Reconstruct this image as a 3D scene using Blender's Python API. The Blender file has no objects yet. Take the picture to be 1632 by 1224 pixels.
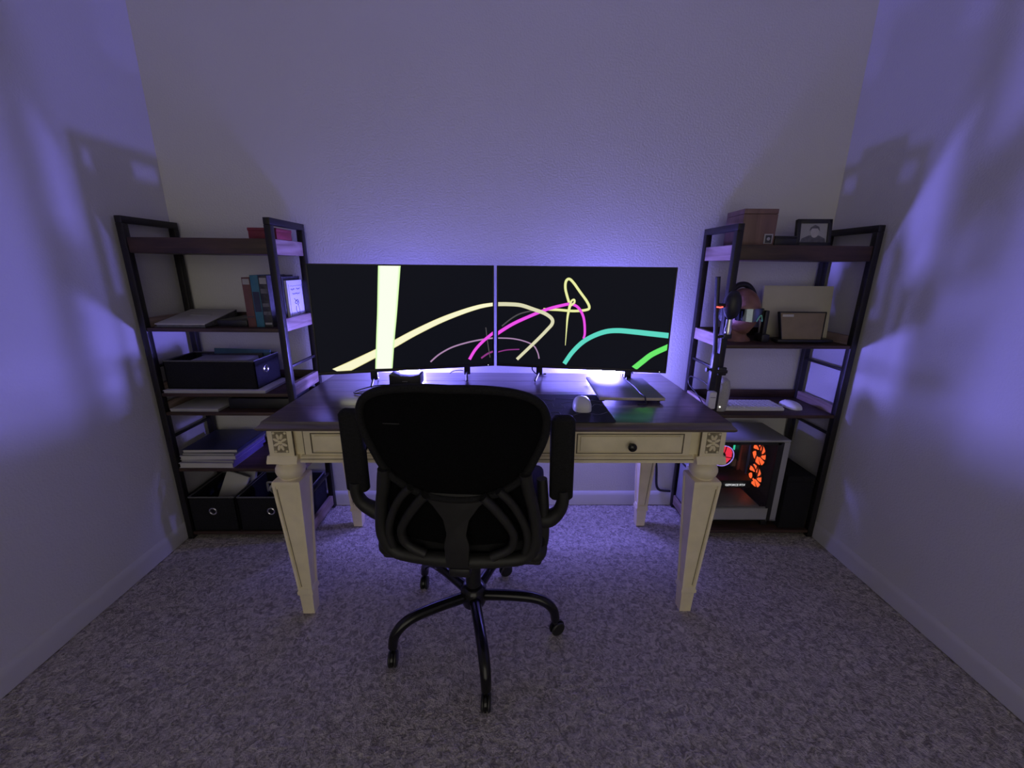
import bpy, bmesh, math, random
from mathutils import Vector, Matrix
random.seed(7)
PI = math.pi
SC = bpy.context.scene
COL = SC.collection
# ------------------------------------------------------------------ camera
cam_d = bpy.data.cameras.new('camera')
cam_d.sensor_fit = 'HORIZONTAL'; cam_d.sensor_width = 36.0
cam_d.lens = 663.0 / 1632.0 * 36.0
cam_d.clip_start = 0.02
cam = bpy.data.objects.new('camera', cam_d); COL.objects.link(cam)
CAM_H = 1.23
cam.matrix_world = (Matrix.Translation((0, 0, CAM_H)) @ Matrix.Rotation(math.radians(-1.2), 4, 'Z')
                    @ Matrix.Rotation(math.radians(90 - 15.75), 4, 'X') @ Matrix.Rotation(math.radians(0.6), 4, 'Z'))
SC.camera = cam
# ------------------------------------------------------------------ world: dim light of the rest of the flat, through the open rear of the room
W = bpy.data.worlds.new('world'); SC.world = W; W.use_nodes = True
bg = W.node_tree.nodes['Background']
bg.inputs[0].default_value = (1.0, 0.93, 0.81, 1); bg.inputs[1].default_value = 0.90
LED_POWER = 375.0
LED_COLOR = (0.215, 0.19, 1.0)
vs = SC.view_settings
vs.view_transform = 'Standard'; vs.look = 'None'; vs.gamma = 1.0; vs.use_curve_mapping = False
vs.exposure = 0.0
try:
    SC.cycles.max_bounces = 8; SC.cycles.diffuse_bounces = 5; SC.cycles.transparent_max_bounces = 8
    SC.cycles.use_denoising = True; SC.cycles.sample_clamp_indirect = 4.0
except Exception: pass

# ------------------------------------------------------------------ materials
def new_mat(name):
    m = bpy.data.materials.new(name); m.use_nodes = True
    nt = m.node_tree; return m, nt, nt.nodes['Principled BSDF']
def mat(name, col, rough=0.6, metal=0.0, var=0.12, scale=30.0, bump=0.0, bscale=None, spec=0.5, stretch=(1, 1, 1), detail=4):
    m, nt, p = new_mat(name)
    p.inputs['Roughness'].default_value = rough; p.inputs['Metallic'].default_value = metal
    p.inputs['Specular IOR Level'].default_value = spec
    tc = nt.nodes.new('ShaderNodeTexCoord'); mp = nt.nodes.new('ShaderNodeMapping'); mp.inputs['Scale'].default_value = stretch
    nt.links.new(tc.outputs['Object'], mp.inputs[0])
    n = nt.nodes.new('ShaderNodeTexNoise'); n.inputs['Scale'].default_value = scale; n.inputs['Detail'].default_value = detail
    nt.links.new(mp.outputs[0], n.inputs['Vector'])
    r = nt.nodes.new('ShaderNodeValToRGB')
    r.color_ramp.elements[0].position = 0.3; r.color_ramp.elements[1].position = 0.7
    r.color_ramp.elements[0].color = tuple(c * (1 - var) for c in col) + (1,)
    r.color_ramp.elements[1].color = tuple(min(1, c * (1 + var)) for c in col) + (1,)
    nt.links.new(n.outputs['Fac'], r.inputs[0]); nt.links.new(r.outputs[0], p.inputs['Base Color'])
    if bump:
        b = nt.nodes.new('ShaderNodeBump'); b.inputs['Strength'].default_value = bump; b.inputs['Distance'].default_value = 0.004
        n2 = nt.nodes.new('ShaderNodeTexNoise'); n2.inputs['Scale'].default_value = bscale or scale * 3; n2.inputs['Detail'].default_value = 3
        nt.links.new(mp.outputs[0], n2.inputs['Vector'])
        nt.links.new(n2.outputs['Fac'], b.inputs['Height']); nt.links.new(b.outputs[0], p.inputs['Normal'])
    return m
def wood(name, dark, light, rough=0.35, axis=0, scale=6.0, bump=0.15):
    m, nt, p = new_mat(name); p.inputs['Roughness'].default_value = rough
    tc = nt.nodes.new('ShaderNodeTexCoord'); mp = nt.nodes.new('ShaderNodeMapping')
    s = [1, 1, 1]; s = [9, 9, 9]; s[axis] = 1; mp.inputs['Scale'].default_value = s
    nt.links.new(tc.outputs['Object'], mp.inputs[0])
    n = nt.nodes.new('ShaderNodeTexNoise'); n.inputs['Scale'].default_value = scale; n.inputs['Detail'].default_value = 8
    n.inputs['Distortion'].default_value = 0.8; nt.links.new(mp.outputs[0], n.inputs['Vector'])
    r = nt.nodes.new('ShaderNodeValToRGB'); e = r.color_ramp.elements
    e[0].position = 0.32; e[1].position = 0.68; e[0].color = dark + (1,); e[1].color = light + (1,)
    nt.links.new(n.outputs['Fac'], r.inputs[0]); nt.links.new(r.outputs[0], p.inputs['Base Color'])
    b = nt.nodes.new('ShaderNodeBump'); b.inputs['Strength'].default_value = bump; b.inputs['Distance'].default_value = 0.002
    nt.links.new(n.outputs['Fac'], b.inputs['Height']); nt.links.new(b.outputs[0], p.inputs['Normal'])
    return m
def emis(name, col, strength):
    m, nt, p = new_mat(name); p.inputs['Base Color'].default_value = (0.02, 0.02, 0.02, 1)
    p.inputs['Emission Color'].default_value = tuple(col) + (1,); p.inputs['Emission Strength'].default_value = strength
    return m
def glow(name, core, edge, strength):
    """light band of the screen picture: core colour in the middle of the stroke, edge colour at its rim (UV.x across)"""
    m, nt, p = new_mat(name); nt.nodes.remove(p)
    uv = nt.nodes.new('ShaderNodeUVMap'); sp = nt.nodes.new('ShaderNodeSeparateXYZ'); nt.links.new(uv.outputs[0], sp.inputs[0])
    r = nt.nodes.new('ShaderNodeValToRGB'); e = r.color_ramp.elements
    e[0].position = 0.0; e[0].color = edge + (1,); e[1].position = 1.0; e[1].color = edge + (1,)
    for pos in (0.12, 0.88):
        q = e.new(pos); q.color = core + (1,)
    em = nt.nodes.new('ShaderNodeEmission'); em.inputs[1].default_value = strength
    nt.links.new(sp.outputs[0], r.inputs[0]); nt.links.new(r.outputs[0], em.inputs[0])
    nt.links.new(em.outputs[0], nt.nodes['Material Output'].inputs[0])
    return m
M = {}
M['wall'] = mat('painted_wall', (0.62, 0.61, 0.595), 0.85, var=0.015, scale=3, bump=0.35, bscale=130, spec=0.2)
M['trim'] = mat('trim_paint', (0.55, 0.54, 0.53), 0.8, var=0.02, scale=8)
M['ceil'] = mat('ceiling_paint', (0.55, 0.54, 0.53), 0.9, var=0.02, scale=5, bump=0.3, bscale=150)
M['cream'] = mat('distressed_cream_paint', (0.82, 0.735, 0.505), 0.5, var=0.08, scale=14, bump=0.12, bscale=90)
M['groove'] = mat('dark_groove_line', (0.13, 0.105, 0.065), 0.7, var=0.3, scale=60)  # darker tone for seams, grooves and gaps
M['carved'] = mat('dark_carving_ground', (0.26, 0.22, 0.14), 0.7, var=0.3, scale=90)  # darker tone for the ground behind the carved rosette
M['desktop'] = wood('dark_desk_wood', (0.040, 0.027, 0.024), (0.115, 0.082, 0.072), 0.36, 0, 5, 0.3)
_p = M['desktop'].node_tree.nodes['Principled BSDF']; _p.inputs['Specular IOR Level'].default_value = 0.8; _p.inputs['Coat Weight'].default_value = 0.8; _p.inputs['Coat Roughness'].default_value = 0.20; _p.inputs['Coat IOR'].default_value = 2.0
M['shelfwood'] = wood('rustic_shelf_wood', (0.022, 0.011, 0.008), (0.070, 0.036, 0.025), 0.55, 0, 4)
M['shelfend'] = wood('rustic_shelf_end', (0.17, 0.115, 0.095), (0.36, 0.27, 0.24), 0.35, 1, 4)
M['metal'] = mat('black_shelf_metal', (0.016, 0.014, 0.015), 0.42, 0.3, var=0.2, scale=50)
M['black'] = mat('black_plastic', (0.012, 0.012, 0.013), 0.45, var=0.2, scale=60)
M['blackgloss'] = mat('gloss_black_metal', (0.010, 0.010, 0.011), 0.18, 0.2, var=0.2, scale=40)
M['chairplastic'] = mat('chair_plastic', (0.013, 0.013, 0.012), 0.55, var=0.2, scale=50)
M['chairmesh'] = mat('chair_mesh_fabric', (0.008, 0.008, 0.009), 0.9, var=0.5, scale=420, bump=0.6, bscale=500, spec=0.15)
M['chairpad'] = mat('chair_pad', (0.011, 0.011, 0.012), 0.8, var=0.3, scale=200, bump=0.3, bscale=400, spec=0.2)
M['fabric'] = mat('black_bin_fabric', (0.012, 0.012, 0.015), 0.9, var=0.35, scale=250, bump=0.5, bscale=400, spec=0.2)
M['fabrictrim'] = mat('bin_rim_fabric', (0.10, 0.10, 0.105), 0.85, var=0.2, scale=200)
M['chrome'] = mat('chrome', (0.75, 0.75, 0.76), 0.18, 1.0, var=0.05)
M['bk_dark0'] = mat('dim_label', (0.035, 0.035, 0.035), 0.7)
M['paper'] = mat('white_paper', (0.50, 0.49, 0.475), 0.7, var=0.05, scale=12)
M['greypaper'] = mat('grey_paper', (0.34, 0.34, 0.34), 0.7, var=0.08, scale=14)
M['white'] = mat('white_plastic', (0.70, 0.70, 0.68), 0.4, var=0.03, scale=15)
M['bronze'] = mat('brown_bust', (0.26, 0.13, 0.10), 0.35, 0.1, var=0.25, scale=25, bump=0.2, bscale=80)
M['card'] = mat('cardboard', (0.24, 0.19, 0.12), 0.75, var=0.1, scale=20)
M['boxwood'] = wood('small_box_wood', (0.14, 0.08, 0.062), (0.21, 0.122, 0.095), 0.5, 2, 3)
M['canvas'] = mat('off_white_board', (0.52, 0.49, 0.40), 0.7, var=0.04, scale=10)
M['screen'] = emis('dark_screen', (0.45, 0.5, 0.85), 0.010); M['screen'].node_tree.nodes['Principled BSDF'].inputs['Roughness'].default_value = 0.5
M['screen'].node_tree.nodes['Principled BSDF'].inputs['Specular IOR Level'].default_value = 0.06
M['screen'].node_tree.nodes['Principled BSDF'].inputs['Base Color'].default_value = (0.004, 0.004, 0.005, 1)
M['darkmat'] = mat('black_mat_cloth', (0.014, 0.014, 0.016), 0.75, var=0.2, scale=150, spec=0.3)
M['matline'] = mat('pale_mat_print', (0.18, 0.18, 0.19), 0.7, var=0.1)
M['slab'] = mat('silver_slab', (0.20, 0.195, 0.205), 0.55, 0.0, var=0.06, scale=9, stretch=(1, 6, 1), spec=0.15)
M['slabedge'] = mat('pale_slab_edge', (0.50, 0.44, 0.33), 0.5, var=0.08, scale=15)
def carpet_mat():
    m, nt, p = new_mat('carpet'); p.inputs['Roughness'].default_value = 0.95; p.inputs['Specular IOR Level'].default_value = 0.1
    tc = nt.nodes.new('ShaderNodeTexCoord')
    n = nt.nodes.new('ShaderNodeTexNoise'); n.inputs['Scale'].default_value = 58; n.inputs['Detail'].default_value = 3; n.inputs['Distortion'].default_value = 1.2
    v = nt.nodes.new('ShaderNodeTexNoise'); v.inputs['Scale'].default_value = 210; v.inputs['Detail'].default_value = 2
    for k in (n, v): nt.links.new(tc.outputs['Object'], k.inputs['Vector'])
    r = nt.nodes.new('ShaderNodeValToRGB'); e = r.color_ramp.elements
    e[0].position = 0.34; e[1].position = 0.66; e[0].color = (0.29, 0.262, 0.232, 1); e[1].color = (0.70, 0.64, 0.57, 1)
    nt.links.new(n.outputs['Fac'], r.inputs[0]); nt.links.new(r.outputs[0], p.inputs['Base Color'])
    a = nt.nodes.new('ShaderNodeMath'); a.operation = 'ADD'
    nt.links.new(n.outputs['Fac'], a.inputs[0]); nt.links.new(v.outputs['Fac'], a.inputs[1])
    b = nt.nodes.new('ShaderNodeBump'); b.inputs['Strength'].default_value = 0.9; b.inputs['Distance'].default_value = 0.012
    nt.links.new(a.outputs[0], b.inputs['Height']); nt.links.new(b.outputs[0], p.inputs['Normal'])
    return m
M['carpet'] = carpet_mat()

# ------------------------------------------------------------------ geometry helpers
def bm_new(): return bmesh.new()
def add(bm, other):
    me = bpy.data.meshes.new('tmp'); other.to_mesh(me); other.free(); bm.from_mesh(me); bpy.data.meshes.remove(me)
def box(bm, x0, x1, y0, y1, z0, z1, bev=0.0, seg=2, mtx=None):
    b = bmesh.new()
    bmesh.ops.create_cube(b, size=1.0)
    for v in b.verts:
        v.co = Vector(((x0 + x1) / 2 + v.co.x * (x1 - x0), (y0 + y1) / 2 + v.co.y * (y1 - y0), (z0 + z1) / 2 + v.co.z * (z1 - z0)))
    if bev: bmesh.ops.bevel(b, geom=list(b.edges), offset=bev, segments=seg, profile=0.5, affect='EDGES')
    if mtx is not None: b.transform(mtx)
    add(bm, b); return bm
def lathe(bm, prof, seg=24, mtx=None, cap=True):
    """profile of (radius, z) turned about z"""
    b = bmesh.new(); rings = []
    for r, z in prof:
        rings.append([b.verts.new((r * math.cos(2 * PI * i / seg), r * math.sin(2 * PI * i / seg), z)) for i in range(seg)])
    for a, c in zip(rings, rings[1:]):
        for i in range(seg): b.faces.new((a[i], a[(i + 1) % seg], c[(i + 1) % seg], c[i]))
    if cap:
        b.faces.new(list(reversed(rings[0]))); b.faces.new(rings[-1])
    bmesh.ops.recalc_face_normals(b, faces=list(b.faces))
    if mtx is not None: b.transform(mtx)
    add(bm, b); return bm
def smooth_path(pts, n=6):
    pts = [Vector(p) for p in pts]
    if len(pts) < 3: return pts
    out = []
    for i in range(len(pts) - 1):
        p0 = pts[max(i - 1, 0)]; p1 = pts[i]; p2 = pts[i + 1]; p3 = pts[min(i + 2, len(pts) - 1)]
        for k in range(n):
            t = k / n
            out.append(0.5 * ((2 * p1) + (p2 - p0) * t + (2 * p0 - 5 * p1 + 4 * p2 - p3) * t * t + (3 * p1 - p0 - 3 * p2 + p3) * t ** 3))
    out.append(pts[-1]); return out
def tube(bm, pts, r, seg=10, n=6, closed=False, flat=1.0, smooth=True):
    """round tube along a path; r a number or one radius per control point"""
    ctrl = [Vector(p) for p in pts]
    if closed: ctrl = ctrl + [ctrl[0]]
    path = smooth_path(ctrl, n) if smooth else ctrl
    if isinstance(r, (list, tuple)):
        rs = list(r) + ([r[0]] if closed else [])
        step = n if (smooth and len(ctrl) > 2) else 1
        rad = []
        for i in range(len(path)):
            f = i / step; k = min(int(f), len(rs) - 1); k2 = min(k + 1, len(rs) - 1); rad.append(rs[k] + (rs[k2] - rs[k]) * (f - int(f)))
    else: rad = [r] * len(path)
    b = bmesh.new(); rings = []; prev = None
    for i, p in enumerate(path):
        t = (path[min(i + 1, len(path) - 1)] - path[max(i - 1, 0)]).normalized()
        if prev is None:
            up = Vector((0, 0, 1)) if abs(t.z) < 0.9 else Vector((0, 1, 0))
            nrm = (up - t * up.dot(t)).normalized()
        else: nrm = (prev - t * prev.dot(t)).normalized()
        prev = nrm; bi = t.cross(nrm)
        rings.append([b.verts.new(p + (nrm * math.cos(2 * PI * k / seg) * flat + bi * math.sin(2 * PI * k / seg)) * rad[i]) for k in range(seg)])
    for a, c in zip(rings, rings[1:]):
        for k in range(seg): b.faces.new((a[k], a[(k + 1) % seg], c[(k + 1) % seg], c[k]))
    if not closed:
        b.faces.new(list(reversed(rings[0]))); b.faces.new(rings[-1])
    bmesh.ops.recalc_face_normals(b, faces=list(b.faces))
    add(bm, b); return bm
def prism(bm, poly, axis, a0, a1, bev=0.0):
    """polygon in the two other axes, extruded along axis (0, 1, 2)"""
    b = bmesh.new()
    def P(u, v, w): return {0: (w, u, v), 1: (u, w, v), 2: (u, v, w)}[axis]
    lo = [b.verts.new(P(u, v, a0)) for u, v in poly]; hi = [b.verts.new(P(u, v, a1)) for u, v in poly]
    n = len(poly); b.faces.new(lo); b.faces.new(list(reversed(hi)))
    for i in range(n): b.faces.new((lo[i], hi[i], hi[(i + 1) % n], lo[(i + 1) % n]))
    bmesh.ops.recalc_face_normals(b, faces=list(b.faces))
    if bev: bmesh.ops.bevel(b, geom=list(b.edges), offset=bev, segments=2, profile=0.5, affect='EDGES')
    add(bm, b); return bm
def uvsphere(bm, c, rx, ry, rz, seg=20, rings=12, mtx=None):
    b = bmesh.new(); bmesh.ops.create_uvsphere(b, u_segments=seg, v_segments=rings, radius=1.0)
    for v in b.verts: v.co = Vector((c[0] + v.co.x * rx, c[1] + v.co.y * ry, c[2] + v.co.z * rz))
    if mtx is not None: b.transform(mtx)
    add(bm, b); return bm
def obj(name, bm, m, parent=None, smooth=35, mods=None):
    me = bpy.data.meshes.new(name); bm.to_mesh(me); bm.free()
    me.materials.append(M[m] if isinstance(m, str) else m)
    o = bpy.data.objects.new(name, me); COL.objects.link(o)
    if smooth:
        me.polygons.foreach_set('use_smooth', [True] * len(me.polygons))
        try: me.set_sharp_from_angle(angle=math.radians(smooth))
        except Exception: pass
    if parent is not None:
        o.parent = parent; o.matrix_parent_inverse = Matrix.Identity(4)
    return o
def tag(o, label=None, cat=None, group=None, kind=None):
    if label: o['label'] = label
    if cat: o['category'] = cat
    if group: o['group'] = group
    if kind: o['kind'] = kind
    return o
def thing(name, label, cat, loc=(0, 0, 0), rot=(0, 0, 0), group=None):
    o = bpy.data.objects.new(name, None); COL.objects.link(o); o.empty_display_size = 0.05
    o.location = loc; o.rotation_euler = rot; return tag(o, label, cat, group)
def B(name, m, parent, *a, **k): return obj(name, box(bm_new(), *a, **k), m, parent)
def struct(name, bm, m, smooth=35): return tag(obj(name, bm, m, None, smooth), kind='structure')
def T(x=0, y=0, z=0): return Matrix.Translation((x, y, z))
def R(deg, ax): return Matrix.Rotation(math.radians(deg), 4, ax)

# ------------------------------------------------------------------ the room
XL, XR, YB, YF, ZC = -1.475, 1.492, 1.985, -2.6, 2.55
struct('wall_back', box(bm_new(), XL - .1, XR + .1, YB, YB + .1, 0, ZC), 'wall')
struct('wall_left', box(bm_new(), XL - .1, XL, YF, YB, 0, ZC), 'wall')
struct('wall_right', box(bm_new(), XR, XR + .1, YF, YB, 0, ZC), 'wall')
struct('ceiling', box(bm_new(), XL - .1, XR + .1, YF, YB + .1, ZC, ZC + .1), 'ceil')
def base_profile(s): return [(0, 0), (s * .013, 0), (s * .012, .056), (s * .009, .066), (s * .004, .074), (0, .078)]
struct('baseboard_back', prism(bm_new(), [(YB + u, v) for u, v in base_profile(-1)], 0, XL, XR), 'trim')
struct('baseboard_left', prism(bm_new(), [(XL + u, v) for u, v in base_profile(1)], 1, YF, YB), 'trim')
struct('baseboard_right', prism(bm_new(), [(XR + u, v) for u, v in base_profile(-1)], 1, YF, YB), 'trim')
def floor_bm():
    # frieze carpet: a fine uneven pile surface
    from mathutils import noise
    b = bmesh.new(); x0, x1, y0, y1 = XL, XR, .0, YB; nx, ny = 330, 220
    g = [[b.verts.new((x0 + (x1 - x0) * i / nx, y0 + (y1 - y0) * j / ny,
          -.004 + .005 * noise.noise(Vector((i * .55, j * .55, 0))) + .003 * noise.noise(Vector((i * 1.3, j * 1.3, 5))))) for i in range(nx + 1)] for j in range(ny + 1)]
    for j in range(ny):
        for i in range(nx): b.faces.new((g[j][i], g[j][i + 1], g[j + 1][i + 1], g[j + 1][i]))
    box(b, XL - .1, XR + .1, YF, YB + .1, -.12, -.014)
    box(b, XL, XR, YF, 0.0, -.014, -.002)
    return b
struct('floor', floor_bm(), 'carpet', 180)

# ------------------------------------------------------------------ desk
DX = -.014
desk = thing('writing_desk', 'cream painted writing desk with dark wooden top and turned tapered legs', 'desk', (DX, 1.53, 0))
DW, DF, DB = .745, 1.198 - 1.53, 1.852 - 1.53       # half width, front and back of the top (local)
def top_bm():
    b = bmesh.new(); prof = [(.020, .735), (.004, .737), (0, .741), (0, .747), (.006, .752), (.011, .757), (.014, .764), (.018, .765)]
    rings = []
    for ins, z in prof:
        rings.append([b.verts.new(p) for p in ((-DW + ins, DF + ins, z), (DW - ins, DF + ins, z), (DW - ins, DB - ins, z), (-DW + ins, DB - ins, z))])
    for a, c in zip(rings, rings[1:]):
        for i in range(4): b.faces.new((a[i], a[(i + 1) % 4], c[(i + 1) % 4], c[i]))
    b.faces.new(list(reversed(rings[0]))); b.faces.new(rings[-1])
    return b
top = obj('tabletop', top_bm(), 'desktop', desk, 50)
for yy, i in ((-.165, 0), (.0, 1), (.165, 2)):
    B('plank_seam', 'groove', top, -DW + .02, DW - .02, yy - .0006, yy + .0006, .7646, .7653)
B('plank_seam', 'groove', top, .150, .1512, .1653, DB - .02, .7646, .7653)
AF = 1.238 - 1.53; AB = 1.83 - 1.53; AX = .708
# apron: rails behind the drawer fronts
B('front_rail', 'cream', desk, -AX + .05, AX - .05, AF + .012, AF + .03, .618, .736)
B('back_rail', 'cream', desk, -AX + .05, AX - .05, AB - .02, AB, .655, .736)
B('side_rail', 'cream', desk, -AX, -AX + .02, AF + .05, AB - .05, .618, .736)
B('side_rail', 'cream', desk, AX - .02, AX, AF + .05, AB - .05, .618, .736)
for (a0, a1) in ((-.622, -.228), (-.222, .222), (.228, .622)):
    d = obj('drawer', box(bm_new(), a0, a1, AF, AF + .014, .640, .730, .0015), 'cream', desk)
    obj('groove', box(box(box(box(bm_new(), a0 + .022, a1 - .022, AF - .0008, AF + .004, .7135, .7165),
        a0 + .022, a1 - .022, AF - .0008, AF + .004, .6465, .649), a0 + .022, a0 + .026, AF - .0008, AF + .004, .649, .7135),
        a1 - .026, a1 - .022, AF - .0008, AF + .004, .649, .7135), 'groove', d)
    obj('panel', box(bm_new(), a0 + .034, a1 - .034, AF - .0045, AF + .004, .655, .708, .003), 'cream', d)
    obj('panel_bead', box(box(bm_new(), a0 + .0275, a1 - .0275, AF - .003, AF + .004, .7095, .7125, .001), a0 + .0275, a1 - .0275, AF - .003, AF + .004, .650, .653, .001), 'cream', d)
    if a0 > 0 or a1 < 0:
        obj('knob', lathe(bm_new(), [(.006, 0), (.006, .010), (.0075, .013), (.0125, .017), (.0145, .022), (.0135, .027), (.009, .031), (.002, .0325)], 20,
            T((a0 + a1) / 2, AF - .004, .680) @ R(90, 'X')), 'blackgloss', d)
    B('rail_gap', 'groove', d, a0 - .004, a0 - .001, AF + .004, AF + .010, .640, .735)
# mouldings along the foot of the apron
obj('apron_moulding', prism(bm_new(), [(AF - .006, .616), (AF - .006, .622), (AF - .002, .625), (AF - .002, .631), (AF + .002, .635), (AF + .013, .638), (AF + .013, .616)], 0, -AX + .07, AX - .07), 'cream', desk)
B('moulding_groove', 'groove', desk, -AX + .07, AX - .07, AF - .0028, AF + .002, .6255, .6278)
def leg_bm():
    # turned bun, square tapered shaft with sunk panels, collar and foot, about the leg axis
    b = bmesh.new()
    lathe(b, [(.030, .616), (.034, .612), (.036, .606), (.034, .602), (.040, .596), (.0455, .584), (.0465, .574), (.043, .562), (.037, .555), (.033, .551), (.036, .546)], 28)
    s = bmesh.new(); secs = [(.044, .548), (.0455, .541), (.0245, .105), (.0275, .099), (.0275, .088), (.023, .083), (.0205, .0)]
    rings = [[s.verts.new(p) for p in ((-w, -w, z), (w, -w, z), (w, w, z), (-w, w, z))] for w, z in secs]
    shaft = []
    for k, (a, c) in enumerate(zip(rings, rings[1:])):
        for i in range(4):
            f = s.faces.new((a[i], a[(i + 1) % 4], c[(i + 1) % 4], c[i]))
            if k == 1: shaft.append(f)
    s.faces.new(list(reversed(rings[0]))); s.faces.new(rings[-1]); bmesh.ops.recalc_face_normals(s, faces=list(s.faces))
    shaft = [f for f in s.faces if abs(f.calc_center_median().z - .323) < .02]
    bmesh.ops.inset_individual(s, faces=shaft, thickness=.012, depth=0)
    bmesh.ops.inset_individual(s, faces=shaft, thickness=.003, depth=-.004)
    add(b, s); return b
leg_me = None
for lx in (-.694, .694):
    for ly in (1.272 - 1.53, 1.803 - 1.53):
        if leg_me is None:
            o = obj('leg', leg_bm(), 'cream', desk, 30); leg_me = o.data
        else:
            o = bpy.data.objects.new('leg', leg_me); COL.objects.link(o); o.parent = desk
        o.location = (lx, ly, 0)
        # thin dark line down the outer side of the front panel
        ln = bm_new()
        for sx, w in (((-1, .0024),) if lx < 0 else ((1, .0024),)):
            prism(ln, [(sx * .0335, .520), (sx * .0335 - sx * w, .520), (sx * .0125 - sx * w, .118), (sx * .0125, .118)], 1, -.0445, -.0443)
        g = bmesh.new()
        # the strip follows the taper of the front face
        for f in list(ln.verts):
            t = (f.co.z - .105) / (.541 - .105); f.co.y = -(.0245 + (.0455 - .0245) * t) + (.0035 if f.co.y > -.0444 else .0032)
        g.free(); obj('panel_groove', ln, 'groove', o, 0)
    # corner block over the front leg
    sgn = 1 if lx > 0 else -1
    cb = obj('corner_block', box(bm_new(), lx - .040, lx + .040, AF - .004, AF + .076, .618, .736, .002), 'cream', desk)
    obj('block_moulding', prism(bm_new(), [(AF - .014, .614), (AF - .014, .620), (AF - .010, .628), (AF - .005, .638), (AF + .07, .638), (AF + .07, .614)], 0, lx - .048, lx + .048), 'cream', cb)
    B('block_line', 'groove', cb, lx - sgn * .0405 - .0012, lx - sgn * .0405 + .0012, AF - .0046, AF + .002, .640, .735)
    B('carved_ground', 'carved', cb, lx - .023, lx + .023, AF - .0045, AF, .650, .722)
    ro = bm_new(); cz = .686
    for k in range(8):
        a = k * PI / 4 + PI / 8
        uvsphere(ro, (0, 0, 0), .0105, .0035, .0048, 10, 6, T(lx + math.cos(a) * .0135, AF - .005, cz + math.sin(a) * .020) @ R(-math.degrees(math.atan2(math.sin(a) * 1.4, math.cos(a))), 'Y'))
    uvsphere(ro, (lx, AF - .006, cz), .006, .004, .007, 10, 6)
    for sx in (-1, 1):
        for sz in (-1, 1): uvsphere(ro, (lx + sx * .018, AF - .005, cz + sz * .031), .0042, .003, .0042, 8, 5)
    obj('carved_rosette', ro, 'cream', cb)
    bb = obj('back_block', box(bm_new(), lx - .040, lx + .040, AB - .064, AB, .618, .736, .002), 'cream', desk)

# ------------------------------------------------------------------ monitors
def ribbon(bm, pts, w, y=-.0012, n=8, taper=None):
    """flat stroke in the screen plane (x, z), UV.x running across it; bm carries a uv layer"""
    uvl = bm.loops.layers.uv.verify()
    path = smooth_path([(u, 0, v) for u, v in pts], n)
    if isinstance(w, (int, float)): ws = [w] * len(path)
    else: ws = [w[0] + (w[-1] - w[0]) * i / (len(path) - 1) if len(w) == 2 else w[min(int(i / n), len(w) - 1)] for i in range(len(path))]
    rows = []
    for i, p in enumerate(path):
        t = (path[min(i + 1, len(path) - 1)] - path[max(i - 1, 0)]).normalized(); nn = Vector((-t.z, 0, t.x))
        a = p + nn * ws[i] / 2; c = p - nn * ws[i] / 2
        lo, hi = .012, .4125
        rows.append((bm.verts.new((min(max(a.x, .006), .698), y, min(max(a.z, lo), hi))), bm.verts.new((min(max(c.x, .006), .698), y, min(max(c.z, lo), hi)))))
    for (a, b), (c, d) in zip(rows, rows[1:]):
        try: f = bm.faces.new((a, b, d, c))
        except ValueError: continue
        for lp, u in zip(f.loops, ((0, 0), (1, 0), (1, 1), (0, 1))): lp[uvl].uv = u
    return bm
M['g_white'] = glow('light_white_green', (0.97, 1.0, 0.86), (0.62, 0.95, 0.36), 1.0)
M['g_cream'] = glow('light_cream', (1.0, 0.98, 0.66), (0.75, 0.68, 0.25), .95)
M['g_cream2'] = glow('light_cream_dim', (0.78, 0.76, 0.52), (0.62, 0.58, 0.30), .9)
M['g_mag'] = glow('light_magenta', (0.90, 0.09, 0.85), (0.62, 0.02, 0.60), .95)
M['g_mag2'] = glow('light_magenta_dim', (0.34, 0.05, 0.30), (0.22, 0.03, 0.2), .8)
M['g_pale'] = glow('light_pale_violet', (0.50, 0.30, 0.52), (0.36, 0.2, 0.4), .8)
M['g_grey'] = glow('light_grey', (0.10, 0.09, 0.10), (0.05, 0.05, 0.05), .8)
M['g_yellow'] = glow('light_yellow', (0.88, 0.90, 0.42), (0.62, 0.68, 0.10), .95)
M['g_teal'] = glow('light_teal', (0.12, 0.72, 0.58), (0.10, 0.64, 0.5), .95)
M['g_green'] = glow('light_green', (0.16, 0.86, 0.16), (0.10, 0.62, 0.12), .95)
ART_L = [('g_pale', [(.431, .031), (.468, .061), (.521, .088), (.587, .106), (.654, .117), (.701, .121)], .0065, -.0010),
         ('g_mag2', [(.645, .036), (.673, .054), (.701, .064)], .008, -.0011),
         ('g_mag', [(.594, .033), (.619, .073), (.654, .109), (.701, .145)], .013, -.0013),
         ('g_grey', [(.666, .167), (.673, .106), (.684, .037)], .004, -.0012),
         ('g_cream', [(.060, .004), (.10, .022), (.159, .049), (.221, .078), (.29, .111), (.371, .153), (.473, .199), (.564, .232), (.642, .254), (.703, .263)], (.040, .014), -.0014),
         ('g_white', [(.2935, .42), (.283, .329), (.272, .233), (.259, .134), (.2445, .01)], (.083, .066), -.0016)]
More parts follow.
